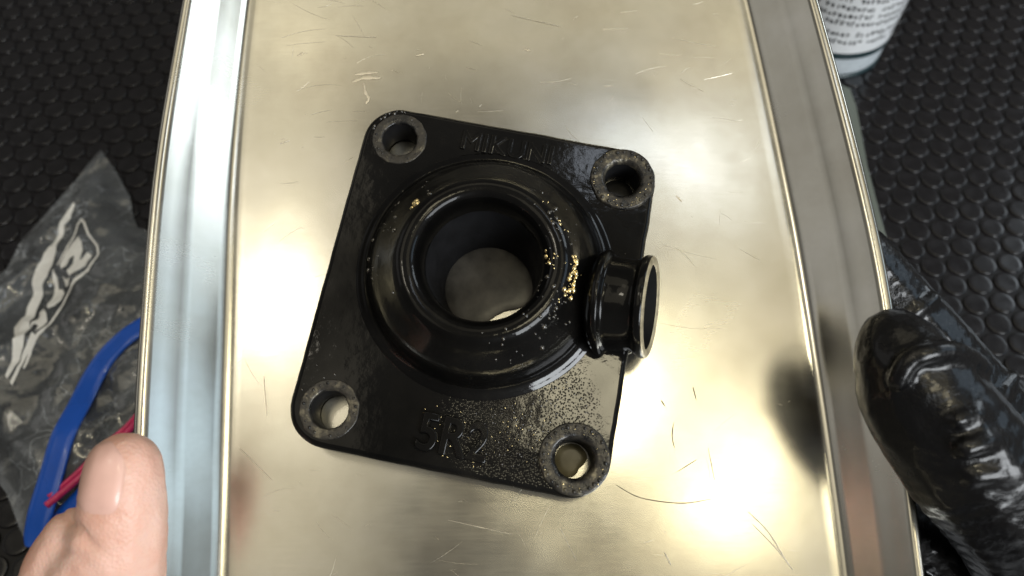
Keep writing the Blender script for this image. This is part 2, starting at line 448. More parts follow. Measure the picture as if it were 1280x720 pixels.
# ------------------------------------------------------------------ the carburettor joint
AU, AV = on_tray(608, 353, 0)
JOINT_M = TRAY_M @ Matrix.Translation((AU*MM, AV*MM, .30*MM)) @ Matrix.Rotation(rad(-11.2), 4, 'Z')
def circle(cx, cy, r, n=48): return [(cx + r*math.cos(2*math.pi*i/n), cy + r*math.sin(2*math.pi*i/n)) for i in range(n)]
FT = 8.5
HOLES = [(-25.5, 27.0), (25.8, 27.0), (-25.5, -35.3), (25.8, -35.3)]       # top left, top right, bottom left, bottom right
def build_joint():
    root = empty('carburetor_joint', JOINT_M)
    tag(root, 'oily black rubber carburetor joint with square flange and side pipe, lying in the tray', 'carburetor joint')
    # flange: rounded rectangle with the four bolt holes and the bore
    mrg = 7.9; rc = 8.4
    xs = (-25.5-mrg-.5, 25.8+mrg-.4); ys = (-35.3-mrg, 27.0+mrg-.2)
    out = []
    for cx, cy, a0 in ((xs[1]-rc, ys[1]-rc, 0), (xs[0]+rc, ys[1]-rc, 90), (xs[0]+rc, ys[0]+rc, 180), (xs[1]-rc, ys[0]+rc, 270)):
        for i in range(13):
            a = rad(a0 + 90*i/12); out.append((cx + rc*math.cos(a), cy + rc*math.sin(a)))
    dense = []
    for i in range(len(out)):
        a = Vector(out[i]); b = Vector(out[(i+1) % len(out)]); m = max(1, int((b-a).length/2))
        for k in range(m):
            p = a.lerp(b, k/m); q = .16*noise.noise(Vector((p.x*.25, p.y*.25, 4)))
            dense.append((p.x*(1+q*.01) + q, p.y + q))
    curve_mesh('flange', [dense] + [circle(x, y, 4.15) for x, y in HOLES] + [circle(0, 0, 12.2, 64)], FT/2, 1.15, RUBBER, root,
               Matrix.Translation((0, 0, FT/2*MM)), 4)
    # spigot: skirt, shoulder, lip, funnel and bore in one revolved section
    prof = smooth_prof([(28.3, 8.2), (27.7, 8.7), (26.2, 9.2), (25.1, 10.3), (24.5, 12.2), (23.6, 14.0), (22.3, 15.6), (20.9, 17.0), (19.5, 18.5), (18.3, 19.9),
            (17.0, 21.1), (15.7, 21.5), (14.0, 21.1), (12.9, 19.6), (12.3, 17.4), (12.1, 14.5)], 3)
    SH = Matrix(((1, 0, 0, 0), (0, 1, -.09, .75), (0, 0, 1, 0), (0, 0, 0, 1)))       # the mouth leans a little towards the near side
    sp = lathe('spigot', prof, RUBBER_WET, root, 128, SH, False, .10)
    lathe('bore', smooth_prof([(12.15, 14.8), (11.9, 12.0), (10.9, 6.0), (9.9, .4)], 1), BORE, sp, 96, Matrix(((1, 0, -.06, .95), (0, 1, .07, -1.6), (0, 0, 1, 0), (0, 0, 0, 1))))
    # side pipe, tipped up about 19 degrees from the flange, pointing across the tray
    ang = rad(1); tip = rad(17)
    zx = Vector((math.cos(ang)*math.cos(tip), math.sin(ang)*math.cos(tip), math.sin(tip)))
    yx = Vector((-math.sin(ang), math.cos(ang), 0)); xx = yx.cross(zx)
    zx0 = zx
    org = Vector((35.6, -2.3, 13.2)) - zx * 12.0
    M = Matrix(((xx.x, yx.x, zx.x, org.x), (xx.y, yx.y, zx.y, org.y), (xx.z, yx.z, zx.z, org.z), (0, 0, 0, 1)))
    pipe = lathe('side_pipe', smooth_prof([(7.5, -.6), (9.8, .6), (11.0, 1.6), (11.4, 2.6), (11.2, 3.2), (10.4, 3.5), (10.0, 4.0), (9.9, 5.2),
            (9.7, 6.8), (9.6, 8.4), (9.8, 9.6), (10.5, 10.2), (10.8, 10.6), (10.8, 11.6), (10.5, 12.0)], 2), RUBBER_WET, root, 72, M)
    WORN = simple('worn_pipe_edge', (.42, .36, .24), .42, .35, var=.35, vscale=500, bmp=.3)
    lathe('pipe_mouth_edge', smooth_prof([(10.65, 11.95), (10.2, 12.35), (9.2, 12.35), (8.8, 11.9)], 2), WORN, pipe, 72, M)
    lathe('pipe_bore', [(8.9, 12.0), (8.6, 10.0), (8.2, 0), (0.01, 0)], BORE, pipe, 48, M)
    # web under the pipe
    wv = []; wf = []; c0 = org - zx*1.0
    for i, x in enumerate((-6, -1.5, 2.5, 5.5)):
        hh = (13.0, 11.5, 9.6, 8.45)[i]; ww = (12, 11.0, 8.5, 5.5)[i]
        for k in range(9):
            t = -1 + 2*k/8
            p = Matrix.Rotation(ang, 3, 'Z') @ Vector((x, t*ww, 0))
            wv.append((c0.x + p.x, c0.y + p.y, 8.3 + (hh-8.3)*(1-t*t)))
    for i in range(3):
        for k in range(8): wf.append((i*9+k, i*9+k+1, (i+1)*9+k+1, (i+1)*9+k))
    mesh_obj('web', wv, wf, RUBBER_WET, root)
    # bolt bushings
    for q, (x, y) in enumerate(HOLES):
        big = q in (1, 3)
        ro = 7.35 if big else 6.3; ht = .75 if big else .22
        M = Matrix.Translation((x, y, FT))
        pr = smooth_prof([(ro, -.4), (ro - .1, ht*.7), (ro - .5, ht), (4.9, ht), (4.4, ht*.6), (4.02, 0), (3.9, -.5)], 2)
        b = lathe('bushing', pr, BUSH if big else BUSH_WORN, root, 60, M, False, .2)
        lathe('sleeve', [(3.92, -.4), (3.85, -1.5), (3.85, -8.2)], BORE, b, 48, M)
        nb = 26 if big else 20
        V = []; F = []
        for i in range(nb):
            if not big and random.random() < .35: continue
            a = 2*math.pi*i/nb + random.uniform(-.04, .04); rr = ro - .95 + random.uniform(-.12, .12)
            cx, cy = x + rr*math.cos(a), y + rr*math.sin(a); s = random.uniform(.30, .5) * (1 if big else .8)
            b0 = len(V); k = 8
            for (cr, cz) in ((1, 0), (.85, .45), (.45, .75)):
                for j in range(k):
                    t = 2*math.pi*j/k; V.append((cx + s*cr*math.cos(t), cy + s*cr*math.sin(t), FT + ht - .05 + s*cz))
            V.append((cx, cy, FT + ht - .05 + s*.85))
            for r_ in range(2):
                for j in range(k): F.append((b0+r_*k+j, b0+r_*k+(j+1) % k, b0+(r_+1)*k+(j+1) % k, b0+(r_+1)*k+j))
            for j in range(k): F.append((b0+2*k+j, b0+2*k+(j+1) % k, b0+3*k))
        o = mesh_obj('knurling', V, F, BUSH, b); tag(o, kind='stuff')
    # beads of oil and grit standing on the rubber
    OIL = simple('wet_oil_bead', (.02, .016, .010), .05, coat=1.0, spec=.9, var=.3, vscale=900)
    V = []; F = []
    def bead(p, n, r):
        n = n.normalized(); a = n.orthogonal().normalized(); b_ = n.cross(a); b0 = len(V); k = 8
        el = random.uniform(.7, 1.4)
        for (cr, cz) in ((1, -.05), (.86, .42), (.5, .72)):
            for j in range(k):
                t = 2*math.pi*j/k; V.append(p + a*(r*cr*math.cos(t)*el) + b_*(r*cr*math.sin(t)) + n*(r*cz))
        V.append(p + n*(r*.82))
        for q in range(2):
            for j in range(k): F.append((b0+q*k+j, b0+q*k+(j+1) % k, b0+(q+1)*k+(j+1) % k, b0+(q+1)*k+j))
        for j in range(k): F.append((b0+2*k+j, b0+2*k+(j+1) % k, b0+3*k))
    def on_spigot(deg, k, r):
        k = max(1, min(len(prof)-2, k)); (r0, z0), (r1, z1) = prof[k-1], prof[k+1]
        c_, s_ = math.cos(rad(deg)), math.sin(rad(deg))
        nr, nz = (z1-z0), -(r1-r0)
        if nz < 0: nr, nz = -nr, -nz
        bead(SH @ Vector((prof[k][0]*c_, prof[k][0]*s_, prof[k][1])), Vector((nr*c_, nr*s_, nz)), r)
    L = len(prof)
    for (d0, d1, k0, k1, cnt) in ((18, 62, .45, .80, 26), (-45, 12, .42, .9, 30), (-30, -5, .55, .75, 24), (130, 175, .35, .6, 14), (165, 200, .25, .5, 14), (0, 360, .1, .9, 12), (-75, -40, .4, .7, 10)):
        for _ in range(cnt): on_spigot(random.uniform(d0, d1), int(L*random.uniform(k0, k1)), random.choice((.12, .16, .2, .3, .5)))
    for _ in range(150):
        x, y = random.gauss(15, 6), random.gauss(-30, 5)
        if math.hypot(x, y) > 29 and x < 31 and y > -41 and math.hypot(x-25.8, y+35.3) > 7.6: bead(Vector((x, y, FT)), Vector((0, 0, 1)), random.uniform(.10, .26))
    for _ in range(24):
        x, y = random.uniform(-31, 31), random.uniform(-41, 33)
        if math.hypot(x, y) > 29 and all(math.hypot(x-a, y-b_) > 7.6 for a, b_ in HOLES): bead(Vector((x, y, FT)), Vector((0, 0, 1)), random.uniform(.08, .22))
    for _ in range(36):
        a = random.uniform(90, 200); r_ = random.uniform(6.5, 8.0); hx, hy = HOLES[random.choice((0, 0, 2))]
        bead(Vector((hx + r_*math.cos(rad(a)), hy + r_*math.sin(rad(a)), FT - .1)), Vector((0, 0, 1)), random.uniform(.12, .4)) if r_ < 7.3 else None
    o = mesh_obj('oil_beads', V, F, OIL, root); tag(o, 'tiny glistening beads of oil and grit', kind='stuff')
    V = []; F = []
    GLINT = simple('painted_glints', (.85, .68, .36), .22, 1.0, var=.2, vscale=900)  # gold metal specks stand in for lamp glints on the wet rubber
    for (dc, kc, ds, ks, cnt) in ((-3, .80, 5, .03, 16), (-4, .58, 4, .035, 26), (-14, .56, 5, .03, 22), (-22, .60, 3, .03, 10), (30, .62, 7, .04, 8), (140, .56, 4, .02, 5)):
        for _ in range(cnt): on_spigot(random.gauss(dc, ds) + 11, int(L*random.gauss(kc, ks)), random.choice((.10, .14, .2, .34, .6)))
    for q in (1, 3):
        for _ in range(20):
            a = random.uniform(0, 6.28); r_ = random.uniform(5, 7); bead(Vector((HOLES[q][0] + r_*math.cos(a), HOLES[q][1] + r_*math.sin(a), FT + .72)), Vector((0, 0, 1)), random.uniform(.08, .2))
    for _ in range(60):
        x, y = random.gauss(14, 5), random.gauss(-31, 4.5)
        if math.hypot(x, y) > 29 and x < 31 and y > -41 and math.hypot(x-25.8, y+35.3) > 7.6: bead(Vector((x, y, FT)), Vector((0, 0, 1)), random.uniform(.06, .17))
    for _ in range(26):
        bead(Vector((random.uniform(-7.5, 7.5), random.gauss(-35.5, 2.6), FT + .5)), Vector((0, 0, 1)), random.uniform(.08, .18))
    o = mesh_obj('painted_glints', V, F, GLINT, root); tag(o, 'gold specks painted as lamp glints on the oily rubber', kind='stuff')
    # moulded writing
    def at(px, py, h=FT):
        u, v = on_tray(px, py, h + .3); dx, dy = u - AU, v - AV
        a = rad(11.2); return dx*math.cos(a) - dy*math.sin(a), dx*math.sin(a) + dy*math.cos(a)
    x, y = at(566, 549)
    text_mesh('moulded_code', '5R2', 10.6, .8, .3, RUBBER_WET, root, Matrix.Translation((x*MM, y*MM, (FT+.1)*MM)) @ Matrix.Diagonal((.88, 1, 1, 1)), bold=.05)
    x, y = at(634, 186)
    text_mesh('moulded_name', 'MIKUNI', 6.2, .25, .2, RUBBER_WET, root, Matrix.Translation((x*MM, y*MM, FT*MM)) @ Matrix.Diagonal((1.0, 1, 1, 1)), bold=.0, spacing=1.02)
    return root
joint = build_joint()
def build_shade_disc(name, cols, R0, gap, gdir, pos, label):  # added disc: shade painted on the tray floor inside a hole
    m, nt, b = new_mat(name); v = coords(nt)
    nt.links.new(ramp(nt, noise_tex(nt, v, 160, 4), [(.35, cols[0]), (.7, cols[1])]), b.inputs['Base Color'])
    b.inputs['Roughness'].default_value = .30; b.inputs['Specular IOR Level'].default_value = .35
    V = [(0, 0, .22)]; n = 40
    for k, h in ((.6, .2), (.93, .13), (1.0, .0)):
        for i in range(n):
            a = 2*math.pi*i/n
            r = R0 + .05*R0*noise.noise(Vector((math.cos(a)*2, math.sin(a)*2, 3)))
            # drawn back towards the lower right, leaving a bright crescent of tray
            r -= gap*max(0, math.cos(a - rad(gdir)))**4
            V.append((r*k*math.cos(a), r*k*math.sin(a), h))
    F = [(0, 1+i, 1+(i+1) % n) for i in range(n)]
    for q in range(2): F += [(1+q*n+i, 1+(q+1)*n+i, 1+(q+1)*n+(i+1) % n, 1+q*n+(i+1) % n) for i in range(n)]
    o = mesh_obj('shade_disc', V, F, m)
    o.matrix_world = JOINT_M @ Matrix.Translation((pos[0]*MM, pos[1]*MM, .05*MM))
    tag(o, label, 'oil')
build_shade_disc('bore_shade', ((.022, .021, .020), (.085, .08, .074)), 10.2, 4.2, -55, (.95, -1.6), 'dark disc painted as shade on the tray floor seen down the bore of the joint')
build_shade_disc('hole_shade', ((.008, .008, .008), (.014, .013, .012)), 3.6, 0, 0, HOLES[1], 'black disc painted as shade in the upper right bolt hole of the joint')
build_shade_disc('dull_hole_shade', ((.16, .14, .08), (.26, .23, .14)), 3.6, 1.2, -30, HOLES[3], 'dull yellowish disc painted as half shade in the lower right bolt hole of the joint')

# ------------------------------------------------------------------ spray can standing behind the tray
def build_can():
    base = on_mat(1028, 52)
    root = empty('spray_can', Matrix.Translation(base * MM))
    tag(root, 'white spray can with dark bands and small print, standing behind the tray', 'spray can')
    WHITE = simple('white_can_label', (.78, .80, .82), .32, coat=.3, var=.03)
    GREYM = simple('pale_can_paint', (.60, .66, .70), .30, 0, var=.06)
    INK = simple('black_print', (.012, .014, .016), .4, var=.1)
    TEAL = simple('dark_green_band', (.010, .030, .035), .35, var=.1)
    R = 27.0
    lathe('base_rim', smooth_prof([(R-4, .3), (R-1.2, 0), (R-.2, .6), (R-.1, 1.4), (R-1.0, 2.2)], 2), TEAL, root, 80)
    lathe('body', [(R-1.6, 1.8), (R-.9, 2.6), (R-.5, 4.2), (R-.5, 118), (R-2, 124), (R-8, 130)], GREYM, root, 96)
    lathe('label', [(R-.45, 15), (R, 15.05), (R, 112), (R-.45, 112.1)], WHITE, root, 96)
    def band(z0, z1, name='band'): lathe(name, [(R-.4, z0), (R+.06, z0+.02), (R+.06, z1-.02), (R-.4, z1)], TEAL, root, 96)
    band(12.0, 15.2); band(61.5, 62.9)
    lathe('cap', smooth_prof([(R-7, 128), (R-6, 131), (R-6, 150), (R-8, 154), (0.01, 155)], 2), WHITE, root, 64)
    V = []; F = []
    def glyph(a, z, wa, h):
        """one small printed mark: a few strokes on the curved label"""
        for _ in range(random.choice((2, 3, 3))):
            if random.random() < .55:
                a0, a1 = a, a + wa; zc = z + h*random.random(); z0, z1 = zc, zc + h*.34
            else:
                ac = a + wa*random.random()*.8; a0, a1 = ac, ac + wa*.36; z0, z1 = z, z + h
            b = len(V); r = R + .03
            V.extend([(r*math.cos(t), r*math.sin(t), zz) for t, zz in ((a0, z0), (a1, z0), (a1, z1), (a0, z1))]); F.append((b, b+1, b+2, b+3))
    rows = [(20, 1.9), (24, 1.9), (29.5, 1.9), (33.2, 1.9), (37, 1.9), (41, 1.9), (47, 2.9), (52, 2.4), (56.3, 2.0), (66, 2.8), (71, 2.8), (76, 2.2), (80, 2.2), (84, 2.2)]
    for z, h in rows:
        a = rad(-150); end = rad(-5 - 25*random.random())
        while a < end:
            wa = h*.85/R
            if random.random() > .08: glyph(a, z, wa, h)
            a += wa*1.35
    o = mesh_obj('fine_print', V, F, INK, root, False); tag(o, 'rows of tiny illegible black print', kind='stuff')
build_can()

# ------------------------------------------------------------------ clear plastic strip on the mat beside the tray
def build_strip():
    m, nt, b = new_mat('dull_clear_plastic')
    b.inputs['Base Color'].default_value = (.20, .23, .20, 1); b.inputs['Roughness'].default_value = .35
    b.inputs['Transmission Weight'].default_value = .35
    pts = [on_mat(px, py, 2.2) for px, py in ((1030, 112), (1050, 107), (1062, 112), (1070, 135), (1084, 210), (1099, 268), (1108, 300), (1060, 330), (1020, 240))]
    c = sum((Vector((p.x, p.y, 0)) for p in pts), Vector()) / len(pts)
    o = curve_mesh('plastic_strip', [[(p.x - c.x, p.y - c.y) for p in pts]], 1.0, .4, m, None, None)
    o.location = (c.x*MM, c.y*MM, 2.0*MM)
    tag(o, 'dull clear plastic strip showing along the outer right rim of the tray', 'plastic strip')
build_strip()

# ------------------------------------------------------------------ plastic bag with strap and cord
def build_bag():
    pix = [(122, 181), (140, 207), (158, 240), (161, 262), (167, 277), (190, 283), (245, 292), (285, 330), (300, 450), (250, 540), (165, 552), (120, 596), (76, 636), (52, 664), (30, 686), (16, 655),
           (0, 612), (-40, 560), (-75, 470), (-70, 390), (-30, 352), (0, 330), (17, 299), (45, 268), (80, 228), (104, 200)]
    poly = [on_mat(px, py, 6.0).xy for px, py in pix]
    c = sum(poly, Vector((0, 0))) / len(poly)
    root = empty('plastic_bag', Matrix.Translation((c.x*MM, c.y*MM, 0)))
    tag(root, 'crumpled clear plastic bag with white logo lying on the mat left of the tray', 'plastic bag')
    P = [p - c for p in poly]
    def seg(p):
        best = 1e9
        for a, b in zip(P, P[1:] + P[:1]):
            ab = b - a; t = max(0, min(1, (p - a).dot(ab) / ab.dot(ab))); best = min(best, (p - a - ab*t).length)
        return best
    def inside(p):
        r = False
        for a, b in zip(P, P[1:] + P[:1]):
            if (a.y > p.y) != (b.y > p.y) and p.x < (b.x - a.x)*(p.y - a.y)/(b.y - a.y) + a.x: r = not r
        return r
    edge = []
    for a, b in zip(P, P[1:] + P[:1]):
        m = max(1, int((b-a).length/1.5)); edge += [a.lerp(b, k/m) for k in range(m)]
    inner = []
    x0, x1 = min(p.x for p in P), max(p.x for p in P); y0, y1 = min(p.y for p in P), max(p.y for p in P)
    st = 1.15; y = y0
    while y < y1:
        x = x0
        while x < x1:
            p = Vector((x + random.uniform(-.35, .35)*st, y + random.uniform(-.35, .35)*st))
            if inside(p) and seg(p) > .6: inner.append(p)
            x += st
        y += st
    pts = edge + inner; ne = len(edge)
    vco, _, fcs, *_r = delaunay_2d_cdt(pts, [(i, (i+1) % ne) for i in range(ne)], [], 1, 1e-4)
    from mathutils.bvhtree import BVHTree
    def facets(step, seed):
        rnd = random.Random(seed); pt = []; zz_ = []
        yy = y0 - 2*step
        while yy < y1 + 2*step:
            xx = x0 - 2*step
            while xx < x1 + 2*step:
                pt.append(Vector((xx + rnd.uniform(-.48, .48)*step, yy + rnd.uniform(-.48, .48)*step))); zz_.append(rnd.uniform(-1, 1)); xx += step
            yy += step
        vv, _, ff, _e, _f, _g = delaunay_2d_cdt(pt, [], [], 0, 1e-5)
        vv = list(vv); zmap = [zz_[o[0]] if len(o) else 0 for o in _e]
        bv = BVHTree.FromPolygons([(p.x, p.y, z) for p, z in zip(vv, zmap)], [tuple(f) for f in ff])
        def q(p):
            h = bv.ray_cast(Vector((p.x, p.y, 50)), Vector((0, 0, -1)))[0]
            return h.z if h else 0
        return q
    f1 = facets(15, 3); f2 = facets(6.5, 5); f3 = facets(3.0, 8)
    def crum(p, s, ph):
        q = Vector((p.x*s, p.y*s, ph)); q += .6*noise.noise_vector(q*.7)
        return 1 - 2*abs(noise.noise(q))
    def height(p):
        d = seg(p); e = min(1, d/14); e = e*e*(3-2*e)
        return 2.4 + 6.5*e + (3.3*f1(p) + 1.3*f2(p) + .36*f3(p))*min(1, .25 + d/6)
    global bag_h
    bag_h = lambda X, Y: height(Vector((X, Y)) - c)
    m, nt, b = new_mat('clear_film')
    out = nt.nodes['Material Output']; nt.nodes.remove(b)
    tr = N(nt, 'ShaderNodeBsdfTransparent'); tr.inputs['Color'].default_value = (.90, .92, .93, 1)
    gl = N(nt, 'ShaderNodeBsdfGlossy'); gl.inputs['Roughness'].default_value = .09; gl.inputs['Color'].default_value = (1, 1, 1, 1)
    df = N(nt, 'ShaderNodeBsdfDiffuse'); df.inputs['Color'].default_value = (.62, .68, .76, 1)
    fr = N(nt, 'ShaderNodeFresnel'); fr.inputs['IOR'].default_value = 1.75
    v = coords(nt)
    nb = bump(nt, noise_tex(nt, v, 260, 4, .6), .30, .0008)
    for n in (gl, fr, df): nt.links.new(nb, n.inputs['Normal'])
    cl0 = ramp(nt, noise_tex(nt, v, 45, 4), [(.34, grey(.045)), (.74, grey(.19))])
    ve = N(nt, 'ShaderNodeTexVoronoi', feature='DISTANCE_TO_EDGE'); ve.inputs['Scale'].default_value = 95
    wo = N(nt, 'ShaderNodeTexNoise'); wo.inputs['Scale'].default_value = 90; wo.inputs['Detail'].default_value = 4; nt.links.new(v, wo.inputs['Vector'])
    ae = N(nt, 'ShaderNodeVectorMath', operation='MULTIPLY_ADD'); ae.inputs[1].default_value = (.02,)*3; nt.links.new(wo.outputs['Color'], ae.inputs[0]); nt.links.new(v, ae.inputs[2]); nt.links.new(ae.outputs[0], ve.inputs['Vector'])
    ln = ramp(nt, ve.outputs['Distance'], [(0, grey(.42)), (.02, grey(.10)), (.05, grey(0))])  # white crease lines in the colour, also standing in for film glints
    lm = ramp(nt, noise_tex(nt, v, 60, 3), [(.47, grey(0)), (.60, grey(1))])
    lx = N(nt, 'ShaderNodeMath', operation='MULTIPLY_ADD'); nt.links.new(ln, lx.inputs[0]); nt.links.new(lm, lx.inputs[1]); nt.links.new(cl0, lx.inputs[2]); cl = lx.outputs[0]
    m1 = N(nt, 'ShaderNodeMixShader'); nt.links.new(cl, m1.inputs['Fac']); nt.links.new(tr.outputs[0], m1.inputs[1]); nt.links.new(df.outputs[0], m1.inputs[2])
    m2 = N(nt, 'ShaderNodeMixShader'); nt.links.new(fr.outputs[0], m2.inputs['Fac']); nt.links.new(m1.outputs[0], m2.inputs[1]); nt.links.new(gl.outputs[0], m2.inputs[2])
    nt.links.new(m2.outputs[0], out.inputs['Surface'])
    film = mesh_obj('top_film', [(p.x, p.y, height(p)) for p in vco], fcs, m, root)
    mesh_obj('bottom_film', [(p.x, p.y, 1.6 + .35*crum(p, .12, 3)) for p in vco], fcs, m, root)
    # white logo printed on the film
    WHITE = simple('white_print', (.86, .86, .84), .45, var=.05)
    def flat(name, polys, parent, lift=.5):
        V = []; F = []
        for px in polys:
            q = []
            for X, Y in px:
                w_ = on_mat(X, Y, 8.5); q.append(Vector((w_.x - c.x, w_.y - c.y)))
            ed = []
            for a, b_ in zip(q, q[1:] + q[:1]):
                mm = max(1, int((b_-a).length/.8)); ed += [a.lerp(b_, k/mm) for k in range(mm)]
            n0 = len(ed); ins = []
            bx0, bx1 = min(p.x for p in q), max(p.x for p in q); by0, by1 = min(p.y for p in q), max(p.y for p in q)
            yy = by0
            while yy < by1:
                xx = bx0
                while xx < bx1:
                    ins.append(Vector((xx, yy))); xx += .9
                yy += .9
            vv, _, ff, *_q = delaunay_2d_cdt(ed + ins, [(i, (i+1) % n0) for i in range(n0)], [], 1, 1e-4)
            b0 = len(V); V += [(p.x, p.y, height(p) + lift) for p in vv]; F += [tuple(b0+i for i in f) for f in ff]
        return mesh_obj(name, V, F, WHITE, parent)
    logo = empty('logo'); logo.parent = root
    def zz(L): return [(x/2.771, 230 + y/2.769) for x, y in L]
    flat('logo_blade', [zz([(252, 58), (256, 66), (240, 98), (236, 112), (220, 134), (212, 170), (196, 205), (192, 240), (178, 282), (160, 320), (140, 352), (132, 380), (118, 415), (112, 440), (104, 470),
        (108, 500), (98, 540), (88, 575), (72, 610), (50, 650), (32, 680), (26, 670), (40, 630), (55, 590), (64, 545), (50, 520), (42, 490), (62, 462), (76, 440), (82, 415), (100, 375), (108, 330),
        (118, 292), (140, 265), (152, 235), (176, 205), (196, 165), (206, 125), (224, 95)])], logo)
    flat('logo_letter', [zz([(272, 182), (286, 205), (290, 235), (278, 268), (290, 262), (306, 240), (320, 250), (300, 285), (262, 318), (244, 322), (238, 308), (256, 282), (262, 252), (246, 262), (232, 290), (224, 296),
        (216, 300), (212, 285), (232, 240), (256, 205)])], logo)
    flat('logo_letter', [zz([(216, 316), (228, 330), (244, 326), (236, 348), (222, 350)])], logo)
    flat('logo_letter', [zz([(186, 296), (194, 320), (190, 350), (206, 352), (214, 370), (206, 396), (186, 422), (168, 432), (160, 420), (168, 385), (176, 350), (180, 320)])], logo)
    flat('logo_letter', [zz([(148, 428), (160, 445), (164, 478), (146, 500), (128, 520), (134, 490), (120, 486), (108, 510), (112, 478), (132, 460), (130, 436)])], logo)
    flat('logo_letter', [zz([(112, 540), (120, 520), (130, 530), (108, 575), (86, 612), (62, 668), (46, 700), (40, 690), (60, 650), (80, 600)])], logo)
    outl = [(200, 285), (215, 255), (238, 208), (254, 175), (262, 130), (276, 110), (292, 128), (308, 170), (342, 215), (346, 245), (326, 282), (292, 322), (254, 352), (228, 392), (208, 440), (176, 490), (140, 528), (112, 580), (86, 640)]
    inn = [(206, 287), (221, 258), (245, 211), (261, 178), (269, 134), (276, 121), (285, 133), (301, 174), (335, 218), (338, 243), (320, 277), (286, 317), (248, 346), (221, 388), (201, 435), (170, 484), (134, 522), (106, 575), (80, 637)]
    flat('logo_outline', [zz(outl + inn[::-1])], logo)
build_bag()

def build_strap():
    BLUE = simple('blue_plastic', (.008, .11, .66), .28, coat=.4, var=.12, vscale=60)
    def leg(path_px, wid):
        Q = [on_mat(x, y, 9.0) for x, y in path_px]
        zs = [max(bag_h(q.x + dx, q.y + dy) for dx in (-2, 0, 2) for dy in (-2, 0, 2)) + .35 for q in Q]
        P = catmull([(q.x, q.y, z) for q, z in zip(Q, zs)], 6); W = []
        for i in range(len(P)):
            t = i/(len(P)-1)*(len(wid)-1); k = min(int(t), len(wid)-2); W.append((wid[k]*(1-t+k) + wid[k+1]*(t-k)) * .33)
        return P, W
    P, W = leg([(215, 390), (185, 408), (160, 425), (135, 444), (115, 468), (99, 505), (84, 548), (66, 592), (46, 636), (33, 664), (27, 678)], [11, 11, 11, 11.5, 12, 12, 12, 12, 12.5, 11, 6])
    P2, W2 = leg([(30, 680), (46, 660), (64, 642), (90, 618), (120, 588), (160, 556), (215, 520)], [5, 9, 9.5, 9.5, 9.5, 9, 9])
    c = P[len(P)//2].copy()
    V, F = ribbon([p - c for p in P], W, .9, Vector((0, 0, 1)))
    V2, F2 = ribbon([p - c - Vector((0, 0, .35)) for p in P2], W2, .9, Vector((0, 0, 1)))
    F = F + [tuple(len(V) + i for i in f) for f in F2]; V = V + V2
    o = mesh_obj('blue_strap', V, F, BLUE); o.location = c*MM
    tag(o, 'glossy blue plastic strap bent into a narrow V across the clear bag', 'strap')
    PINK = simple('pink_cord_plastic', (.70, .03, .16), .35, coat=.3, var=.15)
    pp = [on_mat(x, y, 8.0) + Vector((0, 0, max(0, bag_h(*on_mat(x, y, 8.0).xy) - 6.6))) for x, y in ((58, 632), (75, 618), (100, 596), (130, 566), (165, 534), (215, 490))]
    P = catmull([tuple(p) for p in pp], 6); c = P[0].copy()
    V, F = tube_data([p - c for p in P], 1.15, 10)
    V2, F2 = tube_data([p - c + Vector((-.9, 1.9, .1)) for p in P[2:]], .75, 10)
    b0 = len(V)
    o = mesh_obj('pink_cord', V + V2, F + [tuple(b0+i for i in f) for f in F2], PINK); o.location = c*MM
    tag(o, 'thin pink red doubled cord lying between the legs of the blue V strap', 'cord')
build_strap()

# ------------------------------------------------------------------ bare left hand
def skin_mat():
    m, nt, b = new_mat('skin'); v = coords(nt)
    f = noise_tex(nt, v, 70, 4)
    nt.links.new(ramp(nt, f, [(.3, (.72, .37, .27)), (.5, (.81, .50, .40)), (.72, (.86, .60, .51))]), b.inputs['Base Color'])
    b.inputs['Roughness'].default_value = .46
    b.inputs['Subsurface Weight'].default_value = .25; b.inputs['Subsurface Radius'].default_value = (.004, .0015, .0008)
    b.inputs['Subsurface Scale'].default_value = .5
    vo = N(nt, 'ShaderNodeTexVoronoi'); vo.inputs['Scale'].default_value = 1500; nt.links.new(v, vo.inputs['Vector'])
    n1 = bump(nt, vo.outputs['Distance'], .3, .0003)
    wv = N(nt, 'ShaderNodeTexWave'); wv.inputs['Scale'].default_value = 60; wv.inputs['Distortion'].default_value = 9; wv.inputs['Detail'].default_value = 3
    nt.links.new(v, wv.inputs['Vector'])
    nt.links.new(bump(nt, wv.outputs['Fac'], .10, .0003, n1), b.inputs['Normal'])
    return m
SKIN = skin_mat()
def tray_pt(u, v, h): return T0 + RX*u + TV*v + TN*h
